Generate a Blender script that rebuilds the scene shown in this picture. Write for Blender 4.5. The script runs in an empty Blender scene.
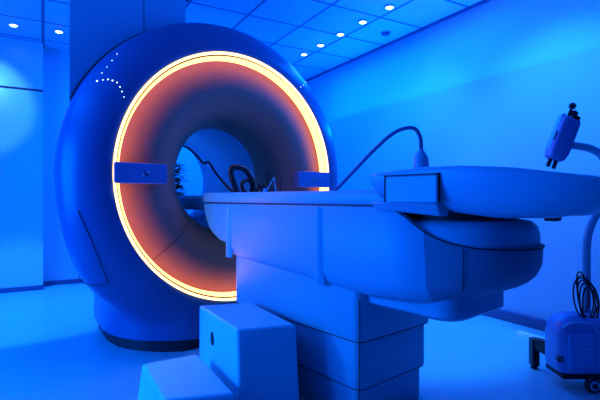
import bpy, bmesh, math, random
from mathutils import Vector, Matrix
random.seed(4)
PI = math.pi
col = bpy.context.scene.collection
scene = bpy.context.scene

# ------------------------------------------------------------------ helpers
def nodes_of(m):
    m.use_nodes = True
    nt = m.node_tree
    return nt, nt.nodes['Principled BSDF']

def mat(name, color, rough=0.4, spec=0.5, metallic=0.0, noise=0.04, nscale=6.0, coat=0.0, bump=0.0, bscale=60.0):
    """paint / plastic with a faint procedural mottling of its own colour"""
    m = bpy.data.materials.new(name)
    nt, b = nodes_of(m)
    tc = nt.nodes.new('ShaderNodeTexCoord')
    n = nt.nodes.new('ShaderNodeTexNoise')
    n.inputs['Scale'].default_value = nscale
    n.inputs['Detail'].default_value = 3
    nt.links.new(tc.outputs['Object'], n.inputs['Vector'])
    r = nt.nodes.new('ShaderNodeValToRGB')
    c = color
    lo = [max(0, v * (1 - noise)) for v in c]
    hi = [min(1, v * (1 + noise)) for v in c]
    r.color_ramp.elements[0].color = (*lo, 1)
    r.color_ramp.elements[0].position = .3
    r.color_ramp.elements[1].color = (*hi, 1)
    r.color_ramp.elements[1].position = .7
    nt.links.new(n.outputs['Fac'], r.inputs['Fac'])
    nt.links.new(r.outputs['Color'], b.inputs['Base Color'])
    b.inputs['Roughness'].default_value = rough
    b.inputs['Specular IOR Level'].default_value = spec
    b.inputs['Metallic'].default_value = metallic
    b.inputs['Coat Weight'].default_value = coat
    b.inputs['Coat Roughness'].default_value = 0.12
    if bump:
        n2 = nt.nodes.new('ShaderNodeTexNoise')
        n2.inputs['Scale'].default_value = bscale
        nt.links.new(tc.outputs['Object'], n2.inputs['Vector'])
        bp = nt.nodes.new('ShaderNodeBump')
        bp.inputs['Strength'].default_value = bump
        bp.inputs['Distance'].default_value = 0.01
        nt.links.new(n2.outputs['Fac'], bp.inputs['Height'])
        nt.links.new(bp.outputs['Normal'], b.inputs['Normal'])
    return m

def emit(name, color, strength):
    m = bpy.data.materials.new(name)
    nt, b = nodes_of(m)
    b.inputs['Base Color'].default_value = (0.1, 0.1, 0.1, 1)
    b.inputs['Emission Color'].default_value = (*color, 1)
    b.inputs['Emission Strength'].default_value = strength
    return m

def obj(name, bm, m, parent=None, smooth=True, auto=40, bevel=0, segs=3):
    me = bpy.data.meshes.new(name)
    bmesh.ops.recalc_face_normals(bm, faces=bm.faces)
    bm.to_mesh(me)
    bm.free()
    o = bpy.data.objects.new(name, me)
    col.objects.link(o)
    me.materials.append(m)
    if smooth:
        for p in me.polygons:
            p.use_smooth = True
        if auto:
            me.set_sharp_from_angle(angle=math.radians(auto))
    if bevel:
        md = o.modifiers.new('bevel', 'BEVEL')
        md.width = bevel
        md.segments = segs
        md.limit_method = 'ANGLE'
        md.angle_limit = math.radians(35)
        md.harden_normals = False
    if parent:
        o.parent = parent
    return o

def tag(o, label=None, cat=None, group=None, kind=None):
    if label: o['label'] = label
    if cat: o['category'] = cat
    if group: o['group'] = group
    if kind: o['kind'] = kind
    return o

def thing(name, label, cat, loc=(0, 0, 0), rz=0, group=None):
    o = bpy.data.objects.new(name, None)
    o.empty_display_size = .1
    col.objects.link(o)
    o.location = loc
    o.rotation_euler = (0, 0, rz)
    return tag(o, label, cat, group)

def struct(name, bm, m, **k):
    o = obj(name, bm, m, smooth=False, **k)
    o['kind'] = 'structure'
    return o

def box(bm, x0, x1, y0, y1, z0, z1, M=None):
    vs = [bm.verts.new((x, y, z)) for x in (x0, x1) for y in (y0, y1) for z in (z0, z1)]
    for f in ((0, 1, 3, 2), (4, 6, 7, 5), (0, 4, 5, 1), (2, 3, 7, 6), (0, 2, 6, 4), (1, 5, 7, 3)):
        bm.faces.new([vs[i] for i in f])
    if M is not None:
        for v in vs: v.co = M @ v.co
    return vs

def hexa(bm, low, high):
    """solid between two quads of matching order"""
    a = [bm.verts.new(p) for p in low]; b = [bm.verts.new(p) for p in high]
    bm.faces.new(a); bm.faces.new(b)
    for i in range(4):
        j = (i + 1) % 4
        bm.faces.new((a[i], a[j], b[j], b[i]))

def loft(bm, rings, closed=True, cap0=False, cap1=False, loop=False):
    R = [[bm.verts.new(p) for p in r] for r in rings]
    n = len(R[0])
    m = len(R)
    for i in range(m if loop else m - 1):
        A, B = R[i], R[(i + 1) % m]
        for j in range(n if closed else n - 1):
            k = (j + 1) % n
            bm.faces.new((A[j], A[k], B[k], B[j]))
    if cap0: bm.faces.new(R[0])
    if cap1: bm.faces.new(R[-1])
    return R

def smooth_path(pts, sub=8, closed=False):
    P = [Vector(p) for p in pts]
    n = len(P)
    out = []
    rng = n if closed else n - 1
    for i in range(rng):
        if closed:
            p0, p1, p2, p3 = P[(i - 1) % n], P[i], P[(i + 1) % n], P[(i + 2) % n]
        else:
            p0, p1, p2, p3 = P[max(i - 1, 0)], P[i], P[i + 1], P[min(i + 2, n - 1)]
        for k in range(sub):
            t = k / sub
            out.append(0.5 * ((2 * p1) + (-p0 + p2) * t + (2 * p0 - 5 * p1 + 4 * p2 - p3) * t * t + (-p0 + 3 * p1 - 3 * p2 + p3) * t ** 3))
    if not closed: out.append(P[-1])
    return out

def tube(bm, pts, r, n=10, closed=False, rs=None):
    P = [Vector(p) for p in pts]
    m = len(P)
    rings = []
    prev = None
    for i in range(m):
        if closed:
            t = (P[(i + 1) % m] - P[(i - 1) % m]).normalized()
        else:
            t = (P[min(i + 1, m - 1)] - P[max(i - 1, 0)]).normalized()
        if prev is None:
            a = Vector((0, 0, 1)) if abs(t.z) < .9 else Vector((1, 0, 0))
            u = t.cross(a).normalized()
        else:
            u = (prev - t * prev.dot(t)).normalized()
        prev = u
        v = t.cross(u)
        rr = rs[i] if rs else r
        rings.append([P[i] + (u * math.cos(2 * PI * j / n) + v * math.sin(2 * PI * j / n)) * rr for j in range(n)])
    loft(bm, rings, cap0=not closed, cap1=not closed, loop=closed)

def lathe_y(bm, prof, zc, n=128, loop=False):
    """prof = [(y, r)] turned about the axis x=0, z=zc that runs along y"""
    rings = [[(r * math.cos(2 * PI * j / n), y, zc + r * math.sin(2 * PI * j / n)) for j in range(n)] for y, r in prof]
    loft(bm, rings, loop=loop)

def lathe_z(bm, prof, c=(0, 0, 0), n=24, cap=True, M=None):
    rings = [[(c[0] + r * math.cos(2 * PI * j / n), c[1] + r * math.sin(2 * PI * j / n), c[2] + z) for j in range(n)] for r, z in prof]
    if M is not None: rings = [[M @ Vector(p) for p in r] for r in rings]
    loft(bm, rings, cap0=cap, cap1=cap)

def interp(tab, x):
    if x <= tab[0][0]: return tab[0][1]
    for (a, fa), (b, fb) in zip(tab, tab[1:]):
        if x <= b:
            t = (x - a) / (b - a)
            return fa + (fb - fa) * t
    return tab[-1][1]

def rrect(x0, x1, y0, y1, r, seg=6):
    pts = []
    for cx, cy, a0 in ((x1 - r, y1 - r, 0), (x0 + r, y1 - r, 90), (x0 + r, y0 + r, 180), (x1 - r, y0 + r, 270)):
        for k in range(seg + 1):
            a = math.radians(a0 + 90 * k / seg)
            pts.append((cx + r * math.cos(a), cy + r * math.sin(a)))
    return pts

# ------------------------------------------------------------------ materials
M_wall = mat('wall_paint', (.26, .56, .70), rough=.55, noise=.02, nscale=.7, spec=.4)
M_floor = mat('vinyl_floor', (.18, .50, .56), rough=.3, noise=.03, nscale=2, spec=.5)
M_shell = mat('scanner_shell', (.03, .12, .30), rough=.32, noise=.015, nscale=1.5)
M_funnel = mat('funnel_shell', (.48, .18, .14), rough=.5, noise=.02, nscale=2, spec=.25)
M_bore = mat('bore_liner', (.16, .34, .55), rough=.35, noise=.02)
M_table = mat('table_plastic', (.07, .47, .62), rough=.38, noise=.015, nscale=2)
M_tableshade = mat('shaded_teal_plastic', (.10, .26, .36), rough=.45, noise=.02)  # teal plastic with the shade of the table end worked into its colour
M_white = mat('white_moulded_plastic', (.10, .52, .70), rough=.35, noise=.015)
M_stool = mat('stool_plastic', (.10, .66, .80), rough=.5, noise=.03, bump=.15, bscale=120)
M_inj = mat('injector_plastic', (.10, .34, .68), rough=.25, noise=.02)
M_black = mat('black_rubber', (.012, .012, .016), rough=.5, noise=.1)
M_blackg = mat('black_gloss', (.01, .01, .012), rough=.25, noise=.1)
M_seam = mat('seam_shadow_gap', (.03, .035, .05), rough=.8, noise=.05)
M_skirt = mat('skirting_vinyl', (.03, .09, .22), rough=.4, noise=.05)
M_panel = mat('panel_plastic', (.16, .22, .48), rough=.4, noise=.01)
M_metal = mat('brushed_metal', (.75, .76, .78), rough=.3, metallic=.9, noise=.05)
M_brown = mat('tan_strap', (.35, .16, .10), rough=.8, noise=.2, nscale=30)
M_leaf = mat('dark_leaf', (.02, .09, .03), rough=.5, noise=.4, nscale=14)
M_pot = mat('plant_pot', (.25, .25, .28), rough=.6)
M_ring = emit('ring_light_outer', (1, .56, .20), 4.0)
M_ring2 = emit('ring_light_inner', (1, .42, .10), 5.5)
M_glint = emit('downlight_glint', (.55, .8, 1), 2.6)  # glow for the painted reflection dots on the housing
M_lamp = emit('downlight_lens', (.55, .85, 1), 6)

def ceiling_mat():
    m = bpy.data.materials.new('ceiling_tiles')
    nt, b = nodes_of(m)
    tc = nt.nodes.new('ShaderNodeTexCoord')
    mp = nt.nodes.new('ShaderNodeMapping')
    mp.inputs['Location'].default_value = (0.0, -2.68 + .57 * 6, 0)
    br = nt.nodes.new('ShaderNodeTexBrick')
    br.offset = 0
    br.inputs['Scale'].default_value = 1
    br.inputs['Brick Width'].default_value = .55
    br.inputs['Row Height'].default_value = .57
    br.inputs['Mortar Size'].default_value = .015
    br.inputs['Mortar Smooth'].default_value = .1
    br.inputs['Color1'].default_value = (.38, .60, .76, 1)
    br.inputs['Color2'].default_value = (.32, .52, .68, 1)
    br.inputs['Mortar'].default_value = (.06, .14, .26, 1)
    nt.links.new(tc.outputs['Object'], mp.inputs['Vector'])
    nt.links.new(mp.outputs['Vector'], br.inputs['Vector'])
    nt.links.new(br.outputs['Color'], b.inputs['Base Color'])
    b.inputs['Roughness'].default_value = .6
    bp = nt.nodes.new('ShaderNodeBump')
    bp.invert = True
    bp.inputs['Strength'].default_value = .6
    bp.inputs['Distance'].default_value = .01
    nt.links.new(br.outputs['Fac'], bp.inputs['Height'])
    nt.links.new(bp.outputs['Normal'], b.inputs['Normal'])
    return m
M_ceil = ceiling_mat()
M_dim = mat('unseen_dark_wall', (.10, .11, .14), rough=.8)  # unseen front wall, made dark to cut bounced light

# ------------------------------------------------------------------ room
W, ZC, YB, YP = 3.30, 2.70, 5.84, 5.62      # right wall, ceiling, back wall, projecting part of it
XL, YF = -2.3, -3.2
def slab(*a):
    bm = bmesh.new(); box(bm, *a); return bm
struct('floor', slab(XL - .1, W + .1, YF - .1, YB + .1, -.1, 0), M_floor)
struct('ceiling', slab(XL - .1, W + .1, YF - .1, YB + .1, ZC, ZC + .1), M_ceil)
struct('wall_right', slab(W, W + .1, YF, YB, 0, ZC), M_wall)
struct('wall_left', slab(XL - .1, XL, YF, YB, 0, ZC), M_wall)
struct('wall_front', slab(XL - .1, W + .1, YF - .1, YF, 0, ZC), M_dim)
struct('wall_back', slab(XL - .1, W + .1, YB, YB + .1, 0, ZC), M_wall)
# projecting, smoother clad part of the back wall with one horizontal joint
bm = bmesh.new()
box(bm, XL, 0, YP, YB, 0, 2.165); box(bm, XL, 0, YP, YB, 2.18, ZC - .004)
box(bm, XL, -.01, YP + .012, YB, 2.16, 2.185)
M_clad = mat('lacquered_wall_cladding', (.38, .60, .78), rough=.28, noise=.02, nscale=.6)
struct('trim_1', bm, M_clad)
bm = bmesh.new(); box(bm, XL, 0, YP - .004, YP, 2.16, 2.182)
struct('trim_2', bm, M_seam)
struct('baseboard_back', slab(XL, 0, YP - .012, YP, 0, .05), M_skirt)
struct('baseboard_rear', slab(0, W, YB - .012, YB, 0, .05), M_skirt)
struct('baseboard_right', slab(W - .05, W, YF, YB, 0, .075), M_skirt)
struct('highlight_strip', slab(3.0, 3.045, 1.76, 2.03, 0, .022), mat('highlight_white', (.75, .9, .95), rough=.3))  # pale strip standing in for a glossy highlight near the baseboard
struct('trim_4', slab(W - .03, W, YF, YB, ZC - .02, ZC), M_skirt)

# ceiling downlights
def downlight(x, y, label, group):
    t = thing('ceiling_downlight', label, 'ceiling light', (x, y, ZC - .001), 0, group)
    bm = bmesh.new(); lathe_z(bm, [(.040, -.012), (.043, -.008), (.043, 0), (.028, 0)], n=24, cap=True)
    obj('rim', bm, M_white, t)
    bm = bmesh.new(); lathe_z(bm, [(.008, -.022), (.022, -.020), (.034, -.0125)], n=24)
    obj('lens', bm, M_lamp, t)
    return t
ord_ = ['nearest to the camera', 'second from the camera', 'middle', 'second from the far end', 'farthest from the camera']
for i, y in enumerate((3.02, 3.40, 3.77, 4.15, 4.51)):
    pos = ['Small round downlight nearest the top edge, first of the five by the right wall',
           'Small round downlight, second down from the top edge in the row of five',
           'Small round downlight in the middle of the row of five by the right wall',
           'Small round downlight, fourth down, next to last of the row of five',
           'Small round downlight closest to the scanner, last of the row of five'][i]
    downlight(2.66, y, pos, 'downlights along the right wall')
downlight(-.25, 5.17, 'Small downlight above the left wall panel, left of the dark ceiling joint', 'downlights along the back wall')
downlight(.14, 5.14, 'Small downlight between the dark ceiling joint and the scanner shroud', 'downlights along the back wall')
t = thing('smoke_detector', 'Small dim round detector on a ceiling tile near the right wall', 'smoke detector', (3.05, 3.52, ZC - .001))
bm = bmesh.new(); lathe_z(bm, [(.02, -.03), (.035, -.026), (.042, -.01), (.045, 0)], n=24)
obj('cap', bm, M_skirt, t)
bm = bmesh.new(); lathe_z(bm, [(.052, -.008), (.056, 0)], n=24)
obj('base', bm, M_panel, t)

# ------------------------------------------------------------------ MRI scanner  (local x = across, y = into the bore)
GX, GY, GR = 1.196, 2.924, math.radians(10)
ZR = 1.148
scanner = thing('mri_scanner', 'Large ring-shaped scanner with a glowing orange ring around its round opening', 'mri scanner', (GX, GY, 0), GR)
prof = [(-.004, .8605), (-.010, .870), (-.008, .91), (.002, .95), (.03, .998), (.07, 1.043), (.12, 1.083), (.18, 1.106),
        (.25, 1.112), (.34, 1.10), (.45, 1.07), (.6, 1.025), (.8, .97), (1.0, .92), (1.15, .87), (1.27, .80), (1.36, .70), (1.40, .6), (1.40, .48)]
wb = [(-.01, .30), (.0, .36), (.04, .44), (.1, .53), (.18, .61), (.28, .68), (.4, .73), (.6, .745), (1.0, .69), (1.3, .59), (1.4, .48)]
ZB = .078
def bulge(phi, y):
    dang = math.degrees(math.asin(max(0, -math.sin(phi))))
    return 1 + .05 * math.exp(-((dang - 36) / 15) ** 2) * min(1, max(0, (y + .005) / .12))
def rho(phi, r, y):
    s = math.sin(phi); c = abs(math.cos(phi))
    if s >= 0: return r
    h = ZR - ZB
    rc = r * bulge(phi, y)
    return min(max(rc, min(interp(wb, y) / max(c, 1e-4), h / max(-s, 1e-4))), h / max(-s, 1e-4))
def section(r, y):
    w = min(interp(wb, y), r * .98)
    h = ZR - ZB
    # angle below the horizontal at which the round side meets the foot
    al = math.radians(5)
    while al < PI / 2 and r * bulge(PI + al, y) * math.cos(al) > w: al += .002
    side = []
    for k in range(41):
        a = al * k / 40
        q = r * bulge(PI + a, y)
        side.append((-q * math.cos(a), -q * math.sin(a)))
    z0 = side[-1][1]
    for k in range(1, 15): side.append((-w, z0 + (-h - z0) * k / 14))
    for _ in range(30):      # soften the junction
        side = [side[0]] + [((side[i-1][0] + 2*side[i][0] + side[i+1][0]) / 4, (side[i-1][1] + 2*side[i][1] + side[i+1][1]) / 4) for i in range(1, len(side) - 1)] + [side[-1]]
    up_ = [(r * math.cos(PI * k / 100), r * math.sin(PI * k / 100)) for k in range(100)]
    bot_ = [(-w + 2 * w * k / 20, -h) for k in range(1, 20)]
    return up_ + side + bot_ + [(-x, z) for x, z in reversed(side)][:-1]
rings = []
for y, r in prof:
    ring = [(x, y, ZR + z) for x, z in section(r, y)]
    rings.append(ring)
n1 = rings[1]
rings[0] = []
for x, y, z in n1:
    l_ = math.hypot(x, z - ZR)
    rings[0].append((x / l_ * .8605, -.004, ZR + (z - ZR) / l_ * .8605))
bm = bmesh.new(); loft(bm, rings)
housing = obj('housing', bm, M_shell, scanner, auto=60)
# plinth
def foot_outline(inset, y0=0.0, n=30):
    pts = []
    ys = [y0 + inset * .6 + (1.38 - y0 - inset) * (k / n) ** 1.6 for k in range(n + 1)]
    for y in ys: pts.append((-(interp(wb, y) - inset), y))
    for y in reversed(ys): pts.append((interp(wb, y) - inset, y))
    return pts
bm = bmesh.new()
o = foot_outline(.03, .02)
loft(bm, [[(x, y, 0) for x, y in o], [(x, y, .1) for x, y in o]], cap0=True, cap1=True)
obj('plinth', bm, M_black, scanner)
# funnel and bore
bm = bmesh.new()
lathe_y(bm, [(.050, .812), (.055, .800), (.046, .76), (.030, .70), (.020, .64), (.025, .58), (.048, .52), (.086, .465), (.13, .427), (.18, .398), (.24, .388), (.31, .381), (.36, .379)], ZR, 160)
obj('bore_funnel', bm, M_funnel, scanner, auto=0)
bm = bmesh.new()
lathe_y(bm, [(.362, .3785), (.6, .378), (1.0, .376), (1.15, .376), (1.25, .385), (1.34, .42), (1.40, .485)], ZR, 128)
obj('bore_tube', bm, M_bore, scanner, auto=0)
bm = bmesh.new(); lathe_y(bm, [(.003, .861), (-.012, .860), (-.016, .853), (-.012, .846), (.003, .8445)], ZR, 160)
rl = obj('ring_light', bm, M_ring, scanner, auto=0); rl['label'] = 'glowing pale yellow outer light ring'
bm = bmesh.new(); lathe_y(bm, [(.004, .8444), (.001, .842), (.001, .837), (.006, .8345)], ZR, 160)
obj('ring_seam', bm, M_seam, scanner, auto=0)
bm = bmesh.new(); lathe_y(bm, [(.006, .8344), (-.002, .832), (.0, .828), (.012, .822), (.03, .817), (.05, .812)], ZR, 160)
r2 = obj('ring_diffuser', bm, M_ring2, scanner, auto=0); r2['label'] = 'orange inner band of the light ring'
# fine joints in the funnel
fun = [(.030, .70), (.020, .64), (.025, .58), (.048, .52), (.086, .465)]
bm = bmesh.new()
def circ(r, y, a0=0, a1=2 * PI, n=96):
    return [(r * math.cos(a0 + (a1 - a0) * k / n), y, ZR + r * math.sin(a0 + (a1 - a0) * k / n)) for k in range(n + 1)]
tube(bm, circ(.45, .104, PI * .98, 2.02 * PI), .0022, 6)
tube(bm, circ(.388, .213, PI * .95, 2.05 * PI), .0022, 6)
a = math.radians(222)
tube(bm, [(r * math.cos(a), y - .0015, ZR + r * math.sin(a)) for y, r in [(.055, .80), (.048, .76)] + fun], .002, 6)
obj('funnel_joint', bm, M_seam, scanner)
# seam helpers on the housing
def on_shell(phi, y):
    r = interp([(p[0], p[1]) for p in prof[2:]], y)
    q = rho(phi, r, y) + .0008
    return (q * math.cos(phi), y, ZR + q * math.sin(phi))
bm = bmesh.new()
tube(bm, [on_shell(math.radians(d), .055 + .00012 * (d - 205) ** 2) for d in range(192, 218, 1)], .0022, 6)
tube(bm, [on_shell(math.radians(217 - 3 * min(1, (y - .07) / .15)), y) for y in [.072 + .015 * k for k in range(30)]], .0025, 6)
obj('cover_joint', bm, M_seam, scanner)
# control panels bridging the light ring
for side in (-1, 1):
    bm = bmesh.new()
    out = rrect(.535, .858, ZR - .062, ZR + .062, .012, 5)
    out = [(side * x, z) for x, z in out]
    def yy(x): return -.030 + .012 * (.884 - abs(x)) / .3
    loft(bm, [[(x, .14, z) for x, z in out], [(x, yy(x) + .003, z) for x, z in out],
              [(x * 1.0 - side * .003 * (1 if abs(x) > .7 else -1), yy(x), ZR + .007 + (z - ZR - .007) * .95) for x, z in out]], cap0=True, cap1=True)
    cp = obj('control_panel', bm, M_panel, scanner, auto=30)
    for k, (dx, dz) in enumerate(((0, 0), (.022, .006), (.014, -.014), (-.01, -.012))):
        x = side * .68 + dx
        bm = bmesh.new()
        lathe_z(bm, [(.0055, 0), (.0055, .003), (.003, .005)], n=12, M=Matrix.Translation((x, yy(x) + .001, ZR + .004 + dz)) @ Matrix.Rotation(PI / 2, 4, 'X'))
        obj('button', bm, M_metal if k % 2 else M_black, cp)
# shroud to the ceiling
bm = bmesh.new()
lo = [(-1.02, .30), (-.565, .30), (-.262, .30), (-.262, .95), (-.70, .95)]
loft(bm, [[(x, y, 1.45) for x, y in lo], [(x, y, ZC - .003) for x, y in lo]], cap0=True, cap1=True)
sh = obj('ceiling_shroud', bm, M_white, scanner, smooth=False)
bm = bmesh.new(); box(bm, -.5665, -.5625, .2985, .3, 1.9, ZC - .01)
obj('shroud_joint', bm, M_seam, sh)
bm = bmesh.new()
tube(bm, [(1.112 * math.cos(math.radians(d)), .288, ZR + 1.112 * math.sin(math.radians(d))) for d in range(104, 157, 1)], .010, 6)
obj('shroud_gap_shade', bm, M_seam, sh)  # dark tube painting in the gap shadow where shroud meets housing
bm = bmesh.new(); box(bm, -.262, -.23, .32, .40, 2.43, 2.47)
obj('cable_clip', bm, M_seam, sh, bevel=.005)

# small glowing dots standing in for downlight reflections on the housing front
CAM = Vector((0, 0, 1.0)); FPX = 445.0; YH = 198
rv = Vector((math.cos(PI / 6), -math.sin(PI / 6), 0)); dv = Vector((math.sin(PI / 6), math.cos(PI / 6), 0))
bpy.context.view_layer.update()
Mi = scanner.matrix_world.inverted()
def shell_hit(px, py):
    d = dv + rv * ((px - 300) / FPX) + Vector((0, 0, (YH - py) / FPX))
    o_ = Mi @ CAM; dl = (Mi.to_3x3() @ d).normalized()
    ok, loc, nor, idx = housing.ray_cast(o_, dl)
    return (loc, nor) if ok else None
glints = [(97, 81, 1.3), (103, 80, 1), (108, 79.5, 1.1), (112.5, 80.5, 1.2), (117, 82.5, 1), (120, 87, 1), (122, 91.5, .9), (124, 97, .8),
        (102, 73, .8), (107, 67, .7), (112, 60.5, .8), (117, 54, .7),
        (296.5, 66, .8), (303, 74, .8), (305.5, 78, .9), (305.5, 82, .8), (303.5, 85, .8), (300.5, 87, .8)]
for px, py, s in glints:
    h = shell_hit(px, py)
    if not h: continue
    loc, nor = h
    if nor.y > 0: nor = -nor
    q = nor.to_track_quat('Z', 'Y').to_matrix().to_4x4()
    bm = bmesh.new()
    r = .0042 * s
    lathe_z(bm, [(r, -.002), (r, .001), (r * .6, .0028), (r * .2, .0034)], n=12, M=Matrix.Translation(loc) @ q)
    obj('reflection_dot', bm, M_glint, scanner)

# ------------------------------------------------------------------ patient table  (k = distance out of the scanner = -y)
table = thing('patient_table', 'Wide blue-lit patient table running out of the scanner to a rounded end tray', 'patient table', (GX, GY, 0), GR)
def sweep_profile(bm, pts, s):
    loft(bm, [[(-s, -k, z) for k, z in pts], [(s, -k, z) for k, z in pts]], cap0=True, cap1=True)
# telescopic covers
for i, (z0, z1, ins) in enumerate(((.375, .70, 0), (.16, .40, .016), (0, .19, .032))):
    o = rrect(-.27 + ins, .27 - ins, -1.38 + ins, -.36 - ins, .045, 6)
    o2 = rrect(-.27 + ins + .006, .27 - ins - .006, -1.38 + ins + .006, -.36 - ins - .006, .04, 6)
    bm = bmesh.new()
    loft(bm, [[(x, y, z0) for x, y in o2], [(x, y, z0 + .008) for x, y in o], [(x, y, z1) for x, y in o]], cap0=True, cap1=True)
    c = obj('telescopic_cover', bm, M_table, table)
    if z0:
        bm = bmesh.new()
        og = rrect(-.27 + ins + .003, .27 - ins - .003, -1.38 + ins + .003, -.36 - ins - .003, .042, 6)
        loft(bm, [[(x, y, z0 - .0015) for x, y in og], [(x, y, z0 + .003) for x, y in og]], cap0=True, cap1=True)
        obj('tier_gap', bm, M_seam, c)  # thin dark strip marking the gap at the tier's lower edge
    bm = bmesh.new(); box(bm, -.27 + ins + .0115, -.27 + ins + .0145, -1.38 + ins + .010, -1.38 + ins + .0135, z0 + .004, min(z1, .57) - .004)
    obj('corner_joint', bm, M_seam, c)
# main side body
# plan outline of the rounded end: list of (x, y, u) from the near side round the end to the far side
def end_plan(hw, k0, k1, kend, n=36, p=2.4):
    pts = [(-hw, -k0)]
    m = 44 if k1 - k0 > 1 else 8
    for i in range(1, m): pts.append((-hw, -(k0 + (k1 - k0) * i / m)))
    for i in range(n + 1):
        a = PI * i / n
        cx = -math.copysign(abs(math.cos(a)) ** (2 / p), math.cos(a)) * hw
        ky = k1 + (kend - k1) * math.sin(a) ** (2 / p)
        pts.append((cx, -ky))
    for i in range(1, m + 1): pts.append((hw, -(k1 + (k0 - k1) * i / m)))
    return pts
def plan_loft(bm, hw, k0, k1, kend, layers, p=2.4):
    """layers = [(inset, z or function of k)], closed at the k0 edge"""
    rings = []
    for ins, z in layers:
        P = end_plan(hw - ins, k0 + min(ins, .02), k1, kend - ins, p=p)
        rings.append([(x, y, z(-y, x) if callable(z) else z) for x, y in P])
    loft(bm, rings, cap0=True, cap1=True)
bodybot = [(.05, .90), (.055, .84), (.075, .80), (.12, .758), (.20, .722), (.32, .702), (.335, .70), (.345, .650), (.37, .642), (1.2, .592), (1.45, .578), (1.7, .592), (1.85, .628), (2.0, .68), (2.1, .70)]
rim = [(0, .964), (1.555, .964), (1.59, .956), (1.63, .94), (1.68, .905), (1.74, .868), (1.80, .845), (1.88, .828), (2.1, .815)]
bm = bmesh.new()
KE = 1.995
def BB(f, dz=0): return lambda k, x: min(interp(bodybot, k) + f, interp(rim, k) - .03)
plan_loft(bm, .30, .05, 1.64, KE, [(.10, BB(0)), (.055, BB(.004)), (.028, BB(.016)), (.010, BB(.036)), (0, BB(.075)), (0, lambda k, x: interp(rim, k) - .008), (.006, lambda k, x: interp(rim, k)), (.018, lambda k, x: interp(rim, k) - .02)], p=2.05)
for v_ in bm.verts:
    k_ = -v_.co.y
    t_ = min(1, max(0, (k_ - 1.55) / .25)); t_ = t_ * t_ * (3 - 2 * t_)
    u_ = min(1, max(0, (.80 - v_.co.z) / .2))
    v_.co.x *= 1 - .20 * t_ * u_ * u_
    v_.co.y += .06 * t_ * u_ * u_ * min(1, max(0, (k_ - 1.7) / .25))
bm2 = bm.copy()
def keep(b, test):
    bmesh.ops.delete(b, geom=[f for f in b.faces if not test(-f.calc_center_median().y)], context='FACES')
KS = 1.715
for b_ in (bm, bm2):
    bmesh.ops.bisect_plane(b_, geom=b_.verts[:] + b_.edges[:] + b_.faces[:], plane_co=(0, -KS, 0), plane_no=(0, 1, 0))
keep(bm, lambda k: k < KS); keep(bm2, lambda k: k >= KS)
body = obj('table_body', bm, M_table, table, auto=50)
ec = obj('shaded_end', bm2, M_tableshade, table, auto=50); ec['label'] = 'teal rounded end of the table with shade painted in'  # teal tint, darkened further for the shade on the rounded end
for k0, zb in ((.352, .645), (1.15, .60)):
    for sd in (-1, 1):
        bm = bmesh.new()
        x = sd * .30
        hexa(bm, [(x - sd * .005, -k0 + .012, zb), (x - sd * .005, -k0 - .045, zb), (x + sd * .013, -k0 - .010, zb), (x + sd * .013, -k0 + .010, zb)],
                 [(x - sd * .005, -k0 + .012, .960), (x - sd * .005, -k0 - .025, .960), (x + sd * .010, -k0 - .010, .960), (x + sd * .010, -k0 + .008, .960)])
        obj('side_rib', bm, M_table, body, bevel=.004)
# under arm between body and end
bm = bmesh.new()
o = rrect(-.22, .22, -1.80, -1.30, .09, 8); oi = rrect(-.20, .20, -1.78, -1.32, .08, 8)
loft(bm, [[(x, y, .535) for x, y in oi], [(x, y, .55) for x, y in o], [(x, y, .66) for x, y in o]], cap0=True, cap1=True)
obj('under_arm', bm, M_table, table)
bm = bmesh.new()
P = [(x, y) for x, y in end_plan(.3015, .05, 1.64, KE + .0015, p=2.05)]
tube(bm, [(x, y, interp(rim, -y) - .004) for x, y in P if -y > 1.56], .0028, 6)
xs, ys = min(P, key=lambda q: abs(-q[1] - 1.835) + (0 if q[0] < 0 else 9))
def squeeze(z, ins):
    u_ = min(1, max(0, (.80 - z) / .2)); return ((xs + ins) * (1 - .20 * u_ * u_), ys + .06 * u_ * u_ * min(1, (-ys - 1.7) / .25) + ins * .5, z)
tube(bm, [squeeze(z, i) for z, i in ((.668, .010), (.68, .005), (.70, 0), (.74, 0), (.78, 0), (.82, 0))], .002, 6)
obj('end_joint', bm, M_seam, body)
# inner bulge under the tray
bm = bmesh.new()
plan_loft(bm, .285, 1.50, 1.64, 1.975, [(.03, .78), (.0, .81), (0, .86), (.008, .892), (.03, .912), (.08, .919)])
obj('tray_support', bm, M_table, table, auto=0)
# black mount painting in the shadow gap between support and tray
bm = bmesh.new(); plan_loft(bm, .22, 1.55, 1.64, 1.90, [(0, .90), (0, .962)])
obj('tray_gap_shade', bm, M_black, table)
# cradle (flat patient board) that runs into the bore
bm = bmesh.new()
sec = [(-.287, .973), (-.293, .982), (-.293, 1.022), (-.285, 1.033), (-.24, 1.033), (-.2, 1.016), (0, 1.008), (.2, 1.016), (.24, 1.033), (.285, 1.033), (.293, 1.022), (.293, .982), (.287, .973)]
loft(bm, [[(x, -k, z) for x, z in sec] for k in (.02, .03, .5, 1.0, 1.56)], cap0=True, cap1=True)
cr = obj('cradle', bm, M_white, table, bevel=0)
bm = bmesh.new()
sec2 = [(-.21, .915), (-.235, .95), (-.245, 1.0), (-.235, 1.018), (-.2, 1.012), (0, .995), (.2, 1.012), (.235, 1.018), (.245, 1.0), (.235, .95), (.21, .915)]
loft(bm, [[(x, -k, z) for x, z in sec2] for k in (-1.25, -1.0, -.5, -.08, .02)], cap0=True, cap1=True)
obj('cradle_nose', bm, M_white, table)
bm = bmesh.new(); box(bm, -.287, .287, -1.54, -.055, .960, .976)
obj('cradle_gap', bm, M_black, table)
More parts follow.
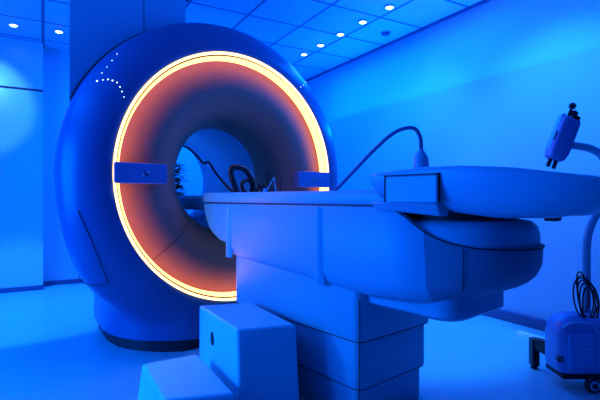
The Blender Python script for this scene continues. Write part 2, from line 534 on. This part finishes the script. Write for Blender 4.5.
# raised head end + boat-shaped tray
top = [(1.47, 1.088), (1.6, 1.098), (1.75, 1.106), (1.9, 1.104), (2.05, 1.09), (2.2, 1.066), (2.4, 1.035)]
bot = [(1.47, .984), (1.60, .984), (1.72, .975), (1.80, .945), (1.95, .93), (2.1, .935), (2.25, .965), (2.4, .995)]
T = lambda k, x: interp(top, k)
def Bz(f): return lambda k, x: interp(bot, k) + f * (interp(top, k) - interp(bot, k))
bm = bmesh.new()
plan_loft(bm, .345, 1.50, 1.82, 2.36, [(.16, Bz(0)), (.09, Bz(.04)), (.045, Bz(.16)), (.018, Bz(.38)), (.004, Bz(.68)), (0, Bz(.92)), (.004, T), (.012, lambda k, x: T(k, x) + .004), (.022, T), (.03, lambda k, x: T(k, x) - .03)], p=2.2)
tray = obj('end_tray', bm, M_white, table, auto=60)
# storage pocket set in the near side of the raised end
bm = bmesh.new()
box(bm, -.352, -.30, -1.81, -1.585, .982, 1.082)
hd = obj('side_pocket', bm, M_table, tray, bevel=.006)
bm = bmesh.new()
box(bm, -.3535, -.34, -1.815, -1.58, 1.0815, 1.0855)
box(bm, -.3535, -.34, -1.815, -1.8115, .985, 1.0865)
box(bm, -.3532, -.34, -1.584, -1.5815, .985, 1.0865)
obj('pocket_joint', bm, M_seam, hd)
bm = bmesh.new()
hexa(bm, [(-.315, -1.50, .955), (-.315, -1.80, .935), (-.26, -1.80, .935), (-.26, -1.50, .955)],
         [(-.338, -1.50, .984), (-.338, -1.80, .984), (-.26, -1.80, .984), (-.26, -1.50, .984)])
obj('guide_rail', bm, M_table, table, bevel=.008)
bm = bmesh.new(); box(bm, .06, .10, -2.04, -1.99, .915, .945)
obj('release_latch', bm, M_black, table, bevel=.006)

# ------------------------------------------------------------------ things on the table
def loc(k, s, z):     # table coordinates -> world
    c, s_ = math.cos(GR), math.sin(GR)
    x, y = -s, -k
    return Vector((GX + c * x - s_ * y, GY + s_ * x + c * y, z))
# squeeze-bulb call handset with arched cable
t = thing('call_bulb', 'Small upright plastic plug with thin arched cable behind the raised table end', 'call button', loc(1.56, .085, 1.068), GR)
bm = bmesh.new(); lathe_z(bm, [(.027, 0), (.032, .008), (.033, .06), (.032, .095), (.026, .115), (.014, .128), (.010, .14)], n=24)
obj('bulb', bm, M_table, t)
bm = bmesh.new()
pts = smooth_path([(0, 0, .12), (-.002, .003, .19), (-.02, .03, .23), (-.05, .10, .215), (-.07, .20, .145), (-.08, .30, .065), (-.09, .40, -.015), (-.09, .46, -.05)], 8)
tube(bm, pts, .0085, 10)
cb = obj('cable', bm, M_skirt, t); cb['label'] = 'dark grey arched cable'
bm = bmesh.new(); lathe_z(bm, [(.03, -.004), (.03, .004), (.012, .016)], c=(-.09, .46, -.058), n=20)
obj('cable_plug', bm, M_skirt, t)

# head coil: dark looped frame at the bore mouth
t = thing('head_coil', 'Black looped coil lying on the table inside the scanner opening', 'head coil', loc(.12, .0, 1.014), GR)
def loop_pts(c, rx, rz, tilt, n=28, lean=0):
    out = []
    for i in range(n):
        a = 2 * PI * i / n
        x, z = rx * math.cos(a), rz * math.sin(a)
        x, z = x * math.cos(tilt) - z * math.sin(tilt), x * math.sin(tilt) + z * math.cos(tilt)
        out.append((c[0] + x, c[1] + z * lean, c[2] + z))
    return out
bm = bmesh.new(); tube(bm, smooth_path([(-.09, 0, .02), (-.12, 0, .09), (-.142, 0, .15), (-.13, 0, .185), (-.085, 0, .193), (-.03, 0, .178), (.012, 0, .135), (.03, 0, .08), (.028, 0, .01)], 6), .02, 10, rs=None)
obj('front_loop', bm, M_blackg, t)
bm = bmesh.new(); tube(bm, loop_pts((.03, .05, .062), .055, .048, .3, lean=.4), .014, 10, closed=True)
obj('rear_loop', bm, M_blackg, t)
bm = bmesh.new(); box(bm, -.06, .16, -.05, .12, 0, .014)
obj('base_plate', bm, M_black, t, bevel=.005)
bm = bmesh.new()
for k in range(9):
    x = .03 + .014 * k
    tube(bm, smooth_path([(x, -.03, .01), (x + .01, -.02, .04 + .04 * random.random()), (x + .03 + .02 * random.random(), .01, .06 * random.random() + .01)], 4), .009, 6)
obj('foam_strap', bm, M_black, t)
bm = bmesh.new()
for k in range(4):
    x = .05 + .03 * k
    tube(bm, smooth_path([(x, -.045, .012), (x + .012, -.04, .04 - .004 * k), (x + .035, -.03, .014)], 4), .006, 6)
st = obj('fastening_strap', bm, M_brown, t); st['label'] = 'tan strap'
# thin black lead arriving from inside the bore
bm = bmesh.new()
pts = smooth_path([(x, y + .12, z - 1.003) for x, y, z in ((-.20, 1.0, 1.46), (-.16, .8, 1.44), (-.124, .6, 1.394), (-.10, .46, 1.32), (-.086, .37, 1.252), (-.08, .30, 1.256), (-.089, .2, 1.188), (-.08, .1, 1.11), (-.061, 0, 1.04), (-.03, -.06, 1.025), (0, -.10, 1.022))], 8)
tube(bm, pts, .0085, 8)
o = obj('cable', bm, M_black, t); o['label'] = 'thick black cable curving down the bore to the coil'
# small clear triangular stand and a cup on the board
t = thing('wire_holder', 'Small pale triangular wire holder on the board right of the black coil', 'holder', loc(.30, -.05, 1.012), GR)
bm = bmesh.new()
A_, B_, C_ = (-.05, 0, .008), (.045, 0, .008), (.03, .0, .125)
tube(bm, [A_, C_], .004, 6); tube(bm, [B_, C_], .005, 6); tube(bm, [A_, B_], .004, 6)
obj('frame', bm, M_table, t)
bm = bmesh.new(); box(bm, -.06, .055, -.02, .02, 0, .008); obj('foot', bm, M_table, t, bevel=.002)
t = thing('small_cap', 'Tiny white round cap on the near edge of the table board', 'cap', loc(.68, .262, 1.034), GR)
bm = bmesh.new(); lathe_z(bm, [(.010, 0), (.011, .016), (.008, .02)], n=16); obj('cap_body', bm, M_white, t)
bm = bmesh.new(); lathe_z(bm, [(.014, 0), (.014, .004)], n=16); obj('cap_rim', bm, M_table, t)

# ------------------------------------------------------------------ step stool (world = camera-ground coordinates)
def cw(lat, D, z): return Vector((lat * rv.x + D * dv.x, lat * rv.y + D * dv.y, z))
so = cw(-.40, 2.0, 0)
SR = -math.radians(30)
t = thing('step_stool', 'Pale moulded two-step stool with a dark oval slot beside the table', 'step stool', so, SR)
def L(lat, D, z): return (lat + .40, D - 2.0, z)
# cross-section corners of upper and lower treads, sides slightly splayed towards the floor
up = [L(-.547, 2.41, .42), L(-.281, 1.97, .42), L(-.016, 2.04, .42), L(-.270, 2.48, .42)]
upb = [L(-.555, 2.44, .0), L(-.262, 1.925, .0), L(.006, 2.0, 0), L(-.262, 2.515, .0)]
lo = [L(-.754, 2.124, .21), L(-.537, 1.745, .21), L(-.272, 1.80, .21), L(-.520, 2.235, .21)]
lob = [L(-.785, 2.13, 0), L(-.545, 1.70, 0), L(-.26, 1.76, 0), L(-.52, 2.25, 0)]
bm = bmesh.new()
hexa(bm, upb, up)
s1 = obj('upper_step', bm, M_stool, t, bevel=.014, segs=4)
lo2 = [lo[0], lo[1], L(-.262, 1.805, .21), L(-.52, 2.26, .21)]
bm = bmesh.new(); hexa(bm, lob, lo2)
obj('lower_step', bm, M_stool, t, bevel=.014, segs=4)
# slot in the riser
f0 = Vector(up[0]); f1 = Vector(up[1]); g0 = Vector(upb[0]); g1 = Vector(upb[1])
u = .40; v = .30
c = (f0.lerp(f1, u)).lerp(g0.lerp(g1, u), v)
ex = (f1 - f0).normalized(); ez = (f0.lerp(f1, u) - g0.lerp(g1, u)).normalized(); nn = ex.cross(ez).normalized()
bm = bmesh.new()
rg = []
for off in (-.004, .004):
    rg.append([c + ex * (.017 * math.cos(a_)) + ez * (.034 * math.sin(a_)) + nn * off for a_ in [2 * PI * k / 28 for k in range(28)]])
loft(bm, rg, cap0=True, cap1=True)
sl = obj('grip_slot', bm, M_black, s1); sl['label'] = 'dark oval grip slot'

# ------------------------------------------------------------------ contrast injector trolley at the right edge
io = cw(1.51, 2.40, 0)
inj = thing('contrast_injector', 'Wheeled contrast injector with curved pole and tilted head at the right edge', 'medical injector', io, SR)
bm = bmesh.new()
o = None
rr = []
for ins, z in ((.03, .075), (.006, .09), (0, .13), (0, .27), (.008, .325), (.028, .362), (.06, .382), (.10, .388)):
    o_ = rrect(-.16 + ins, .16 - ins, -.10 + ins, .09 - ins, max(.05 - ins * .3, .02), 6)
    rr.append([(x, y, z) for x, y in o_])
loft(bm, rr, cap0=True, cap1=True)
hs = obj('housing', bm, M_inj, inj)
bm = bmesh.new()
box(bm, -.125, .015, -.112, -.08, .11, .30)
fp = obj('front_panel', bm, M_inj, hs, bevel=.02, segs=4)
bm = bmesh.new()
tube(bm, smooth_path([(-.145, -.085, .325), (-.10, -.098, .352), (-.01, -.098, .350), (.03, -.10, .30)], 6), .006, 8)
obj('handle', bm, M_white, hs)
bm = bmesh.new()
tube(bm, [(-.10, -.114, .235), (-.06, -.115, .225), (-.01, -.114, .225)], .004, 8)
obj('grip_ridge', bm, M_white, hs)
bm = bmesh.new()
tube(bm, [(-.10, -.114, .14), (-.01, -.114, .13)], .004, 8)
obj('grip_ridge', bm, M_white, hs)
bm = bmesh.new(); box(bm, -.145, .15, -.09, .08, .055, .085)
obj('chassis', bm, M_black, inj, bevel=.01)
def wheel(x, y, r, w, zz=None, name='wheel'):
    bm = bmesh.new()
    Mx = Matrix.Translation((x, y, zz if zz else r)) @ Matrix.Rotation(PI / 2, 4, 'X')
    lathe_z(bm, [(r * .5, -w / 2), (r * .9, -w / 2), (r, -w / 3), (r, w / 3), (r * .9, w / 2), (r * .5, w / 2)], n=28, M=Mx)
    wh = obj(name, bm, M_black, inj)
    bm = bmesh.new(); lathe_z(bm, [(r * .62, -w / 2 - .002), (r * .62, w / 2 + .002)], n=24, M=Mx)
    hb = obj('hub', bm, M_table, wh)
    bm = bmesh.new(); lathe_z(bm, [(r * .36, -w / 2 - .004), (r * .36, w / 2 + .004)], n=24, M=Mx)
    obj('hub_cap', bm, M_black, wh)
wheel(-.005, -.115, .040, .03)
wheel(-.150, -.075, .018, .03, zz=.16, name='hinge_wheel')
wheel(.15, .13, .040, .03)
bm = bmesh.new()
hexa(bm, [(-.08, .04, .09), (-.08, .10, .09), (-.125, .24, .12), (-.15, .20, .12)], [(-.08, .04, .20), (-.08, .10, .20), (-.125, .24, .18), (-.15, .20, .18)])
box(bm, -.155, -.112, .19, .24, .018, .175)
obj('leg', bm, M_blackg, inj, bevel=.006)
bm = bmesh.new(); lathe_z(bm, [(.018, 0), (.02, .01), (.018, .03)], c=(-.134, .215, 0), n=16)
obj('rubber_foot', bm, M_black, inj)
bm = bmesh.new()
pts = smooth_path([(.035, 0, .36), (.035, 0, .55), (.035, 0, .74), (.05, 0, .83), (.085, 0, .91), (.125, 0, 1.0), (.15, 0, 1.10), (.145, 0, 1.18), (.11, 0, 1.235), (.06, 0, 1.265), (.02, 0, 1.275), (-.04, 0, 1.285), (-.10, 0, 1.30)], 8)
tube(bm, pts, .019, 14, rs=[.021] * len(pts))
obj('pole', bm, M_table, inj)
# tilted injector head
hc = Vector((-.10, 0, 1.312)); axis = Vector((.098, 0, .25)).normalized(); tilt = math.atan2(axis.x, axis.z)
HM = Matrix.Translation(hc) @ Matrix.Rotation(tilt, 4, 'Y')
bm = bmesh.new()
rr = []
for z, w, d in ((-.115, .03, .03), (-.105, .042, .038), (-.06, .05, .045), (.10, .048, .045), (.118, .044, .04)):
    rr.append([HM @ Vector((x, y, z)) for x, y in rrect(-w, w, -d, d, .015, 4)])
loft(bm, rr, cap0=True, cap1=True)
hd = obj('injector_head', bm, M_panel, inj)
bm = bmesh.new()
vs = box(bm, -.053, -.03, -.02, .03, -.07, .135, HM)
obj('side_cover', bm, M_table, hd, bevel=.008)
bm = bmesh.new(); vs = box(bm, -.056, -.05, -.03, -.015, -.02, .03, HM); obj('display_slot', bm, M_blackg, hd, bevel=.002)
for x, y, z1 in ((.012, .0, .165), (-.012, 0, .20)):
    bm = bmesh.new(); lathe_z(bm, [(.008, .115), (.008, z1 - .02), (.018, z1 - .018), (.019, z1), (.012, z1 + .008)], c=(x, y, 0), n=18, M=HM)
    obj('plunger', bm, M_blackg, hd)
bm = bmesh.new(); box(bm, .0, .04, -.03, .03, .118, .145, HM); obj('syringe_clamp', bm, M_blackg, hd, bevel=.006)
for x in (-.018, .014):
    bm = bmesh.new(); lathe_z(bm, [(.008, -.16), (.011, -.155), (.011, -.11)], c=(x, 0, 0), n=14, M=HM)
    obj('nozzle', bm, M_blackg, hd)
# coiled cable hung on the pole
bm = bmesh.new()
for k in range(6):
    w = .036 + .007 * (k % 4)
    cz = .50 - .012 * (k % 3)
    pts = []
    for i in range(30):
        a = 2 * PI * i / 30
        pts.append((-.014 + .010 * (k % 3) - .012 * math.cos(a) + w * math.sin(a) * (1 + .2 * math.sin(a)), -.035 - .006 * k + .012 * math.sin(a + k), cz + .108 * math.cos(a) - .01 * k))
    tube(bm, pts, .0042, 6, closed=True)
oc = obj('coiled_cable', bm, M_blackg, inj); oc['label'] = 'loops of thin black cable hung on the pole'

# ------------------------------------------------------------------ plant seen through the back of the bore
pc = Vector((1.25, 4.95, 0))
t = thing('potted_plant', 'Dark green plant glimpsed through the far end of the scanner bore', 'plant', pc)
bm = bmesh.new(); lathe_z(bm, [(.11, 0), (.15, .3), (.155, .32), (.13, .32), (.12, .29)], n=28); obj('pot', bm, M_pot, t)
bm = bmesh.new(); tube(bm, smooth_path([(0, 0, .28), (.02, 0, .7), (-.01, .01, 1.1), (0, 0, 1.28)], 6), .012, 8); obj('stem', bm, M_leaf, t)
bm = bmesh.new()
for k in range(420):
    a = random.random() * 2 * PI; z = .62 + .76 * random.random(); rr_ = .04 + .15 * random.random() * (1 - abs(z - 1.0) * 1.2)
    p = Vector((rr_ * math.cos(a), rr_ * math.sin(a), z))
    d = Vector((math.cos(a), math.sin(a), .5 - random.random())).normalized()
    sd_ = d.cross(Vector((0, 0, 1))).normalized() * .026
    ln = .09 + .05 * random.random()
    vs = [bm.verts.new(p - d * ln * .5), bm.verts.new(p + sd_), bm.verts.new(p + d * ln * .5), bm.verts.new(p - sd_)]
    bm.faces.new(vs)
    ctr = p + Vector((0, 0, .004))
obj('foliage', bm, M_leaf, t, smooth=False)

# ------------------------------------------------------------------ lights (unseen lamps without fixtures that light the room blue)
BLUE = (.0, .15, 1.0)
CYAN = (.03, .30, 1.0)
def area(name, loc_, aim, sx, sy, power, color=BLUE, spread=180):
    l = bpy.data.lights.new(name, 'AREA'); l.shape = 'RECTANGLE'; l.size = sx; l.size_y = sy
    l.energy = power; l.color = color; l.spread = math.radians(spread)
    o = bpy.data.objects.new(name, l); col.objects.link(o)
    o.location = loc_
    o.rotation_euler = (Vector(aim) - Vector(loc_)).to_track_quat('-Z', 'Y').to_euler()
    return o
def spot(name, loc_, aim, power, angle, blend, color=CYAN, size=.05):
    l = bpy.data.lights.new(name, 'SPOT'); l.energy = power; l.color = color
    l.spot_size = math.radians(angle); l.spot_blend = blend; l.shadow_soft_size = size
    o = bpy.data.objects.new(name, l); col.objects.link(o)
    o.location = loc_
    o.rotation_euler = (Vector(aim) - Vector(loc_)).to_track_quat('-Z', 'Y').to_euler()
    return o
area('left_wall_light', (-2.2, 2.9, 1.2), (3, 2.3, 1.0), 1.8, 1.6, 150)
area('ceiling_wash_left', (-1.4, 3.0, 2.62), (-1.4, 3.0, 0), .8, 2.0, 28)
spot('front_floor_pool', (-1.0, 2.0, 2.6), (-.25, 2.2, 0), 120, 42, .8)
area('ceiling_wash_right', (2.7, 3.6, 2.62), (2.7, 3.6, 0), .6, 2.6, 60)
area('ceiling_wash_back', (1.5, 5.2, 2.6), (1.4, 5.3, 0), 3.0, .6, 80)
area('ceiling_fill', (3.2, 2.9, 1.9), (2.0, 2.9, 2.9), 4.0, .2, 60)  # unseen area lamp added to brighten the ceiling
spot('wall_wash_near', (2.0, 2.7, 2.55), (3.3, 3.3, 1.35), 100, 70, .9)
spot('wall_wash_far', (2.2, 1.9, 2.5), (3.3, 1.9, 1.5), 110, 75, .9)
spot('floor_pool', (2.3, 2.4, 2.6), (2.35, 2.5, 0), 330, 46, .5)
spot('panel_spot', (-.6, 4.1, 2.5), (-.56, 5.62, 2.0), 130, 36, .3, (.07, .30, 1))
spot('back_floor_pool', (-.5, 4.6, 2.6), (-.2, 4.7, 0), 360, 50, .2)
spot('stool_fill', (-.9, 2.7, 1.0), (.45, 1.95, .25), 75, 36, .6)  # unseen spot added to brighten the left faces of the stool
bl = bpy.data.lights.new('bore_fill', 'POINT'); bl.energy = 2.5; bl.color = CYAN; bl.shadow_soft_size = .04
bo = bpy.data.objects.new('bore_fill', bl); col.objects.link(bo); bo.parent = scanner; bo.location = (-.12, .95, ZR + .22)  # unseen point lamp added to brighten the bore interior

w = bpy.data.worlds.new('world'); scene.world = w
w.use_nodes = True
w.node_tree.nodes['Background'].inputs['Color'].default_value = (0, .03, .2, 1)
w.node_tree.nodes['Background'].inputs['Strength'].default_value = .1

# ------------------------------------------------------------------ camera
cam = bpy.data.cameras.new('camera')
co = bpy.data.objects.new('camera', cam); col.objects.link(co)
co.location = (0, 0, 1.0)
co.rotation_euler = (PI / 2, 0, -PI / 6)
cam.sensor_width = 36; cam.lens = FPX / 600 * 36
cam.shift_y = -2 / 600
cam.clip_start = .02
scene.camera = co
vs_ = scene.view_settings
vs_.view_transform = 'Standard'; vs_.look = 'None'; vs_.gamma = 1; vs_.exposure = 0.0
vs_.use_curve_mapping = False
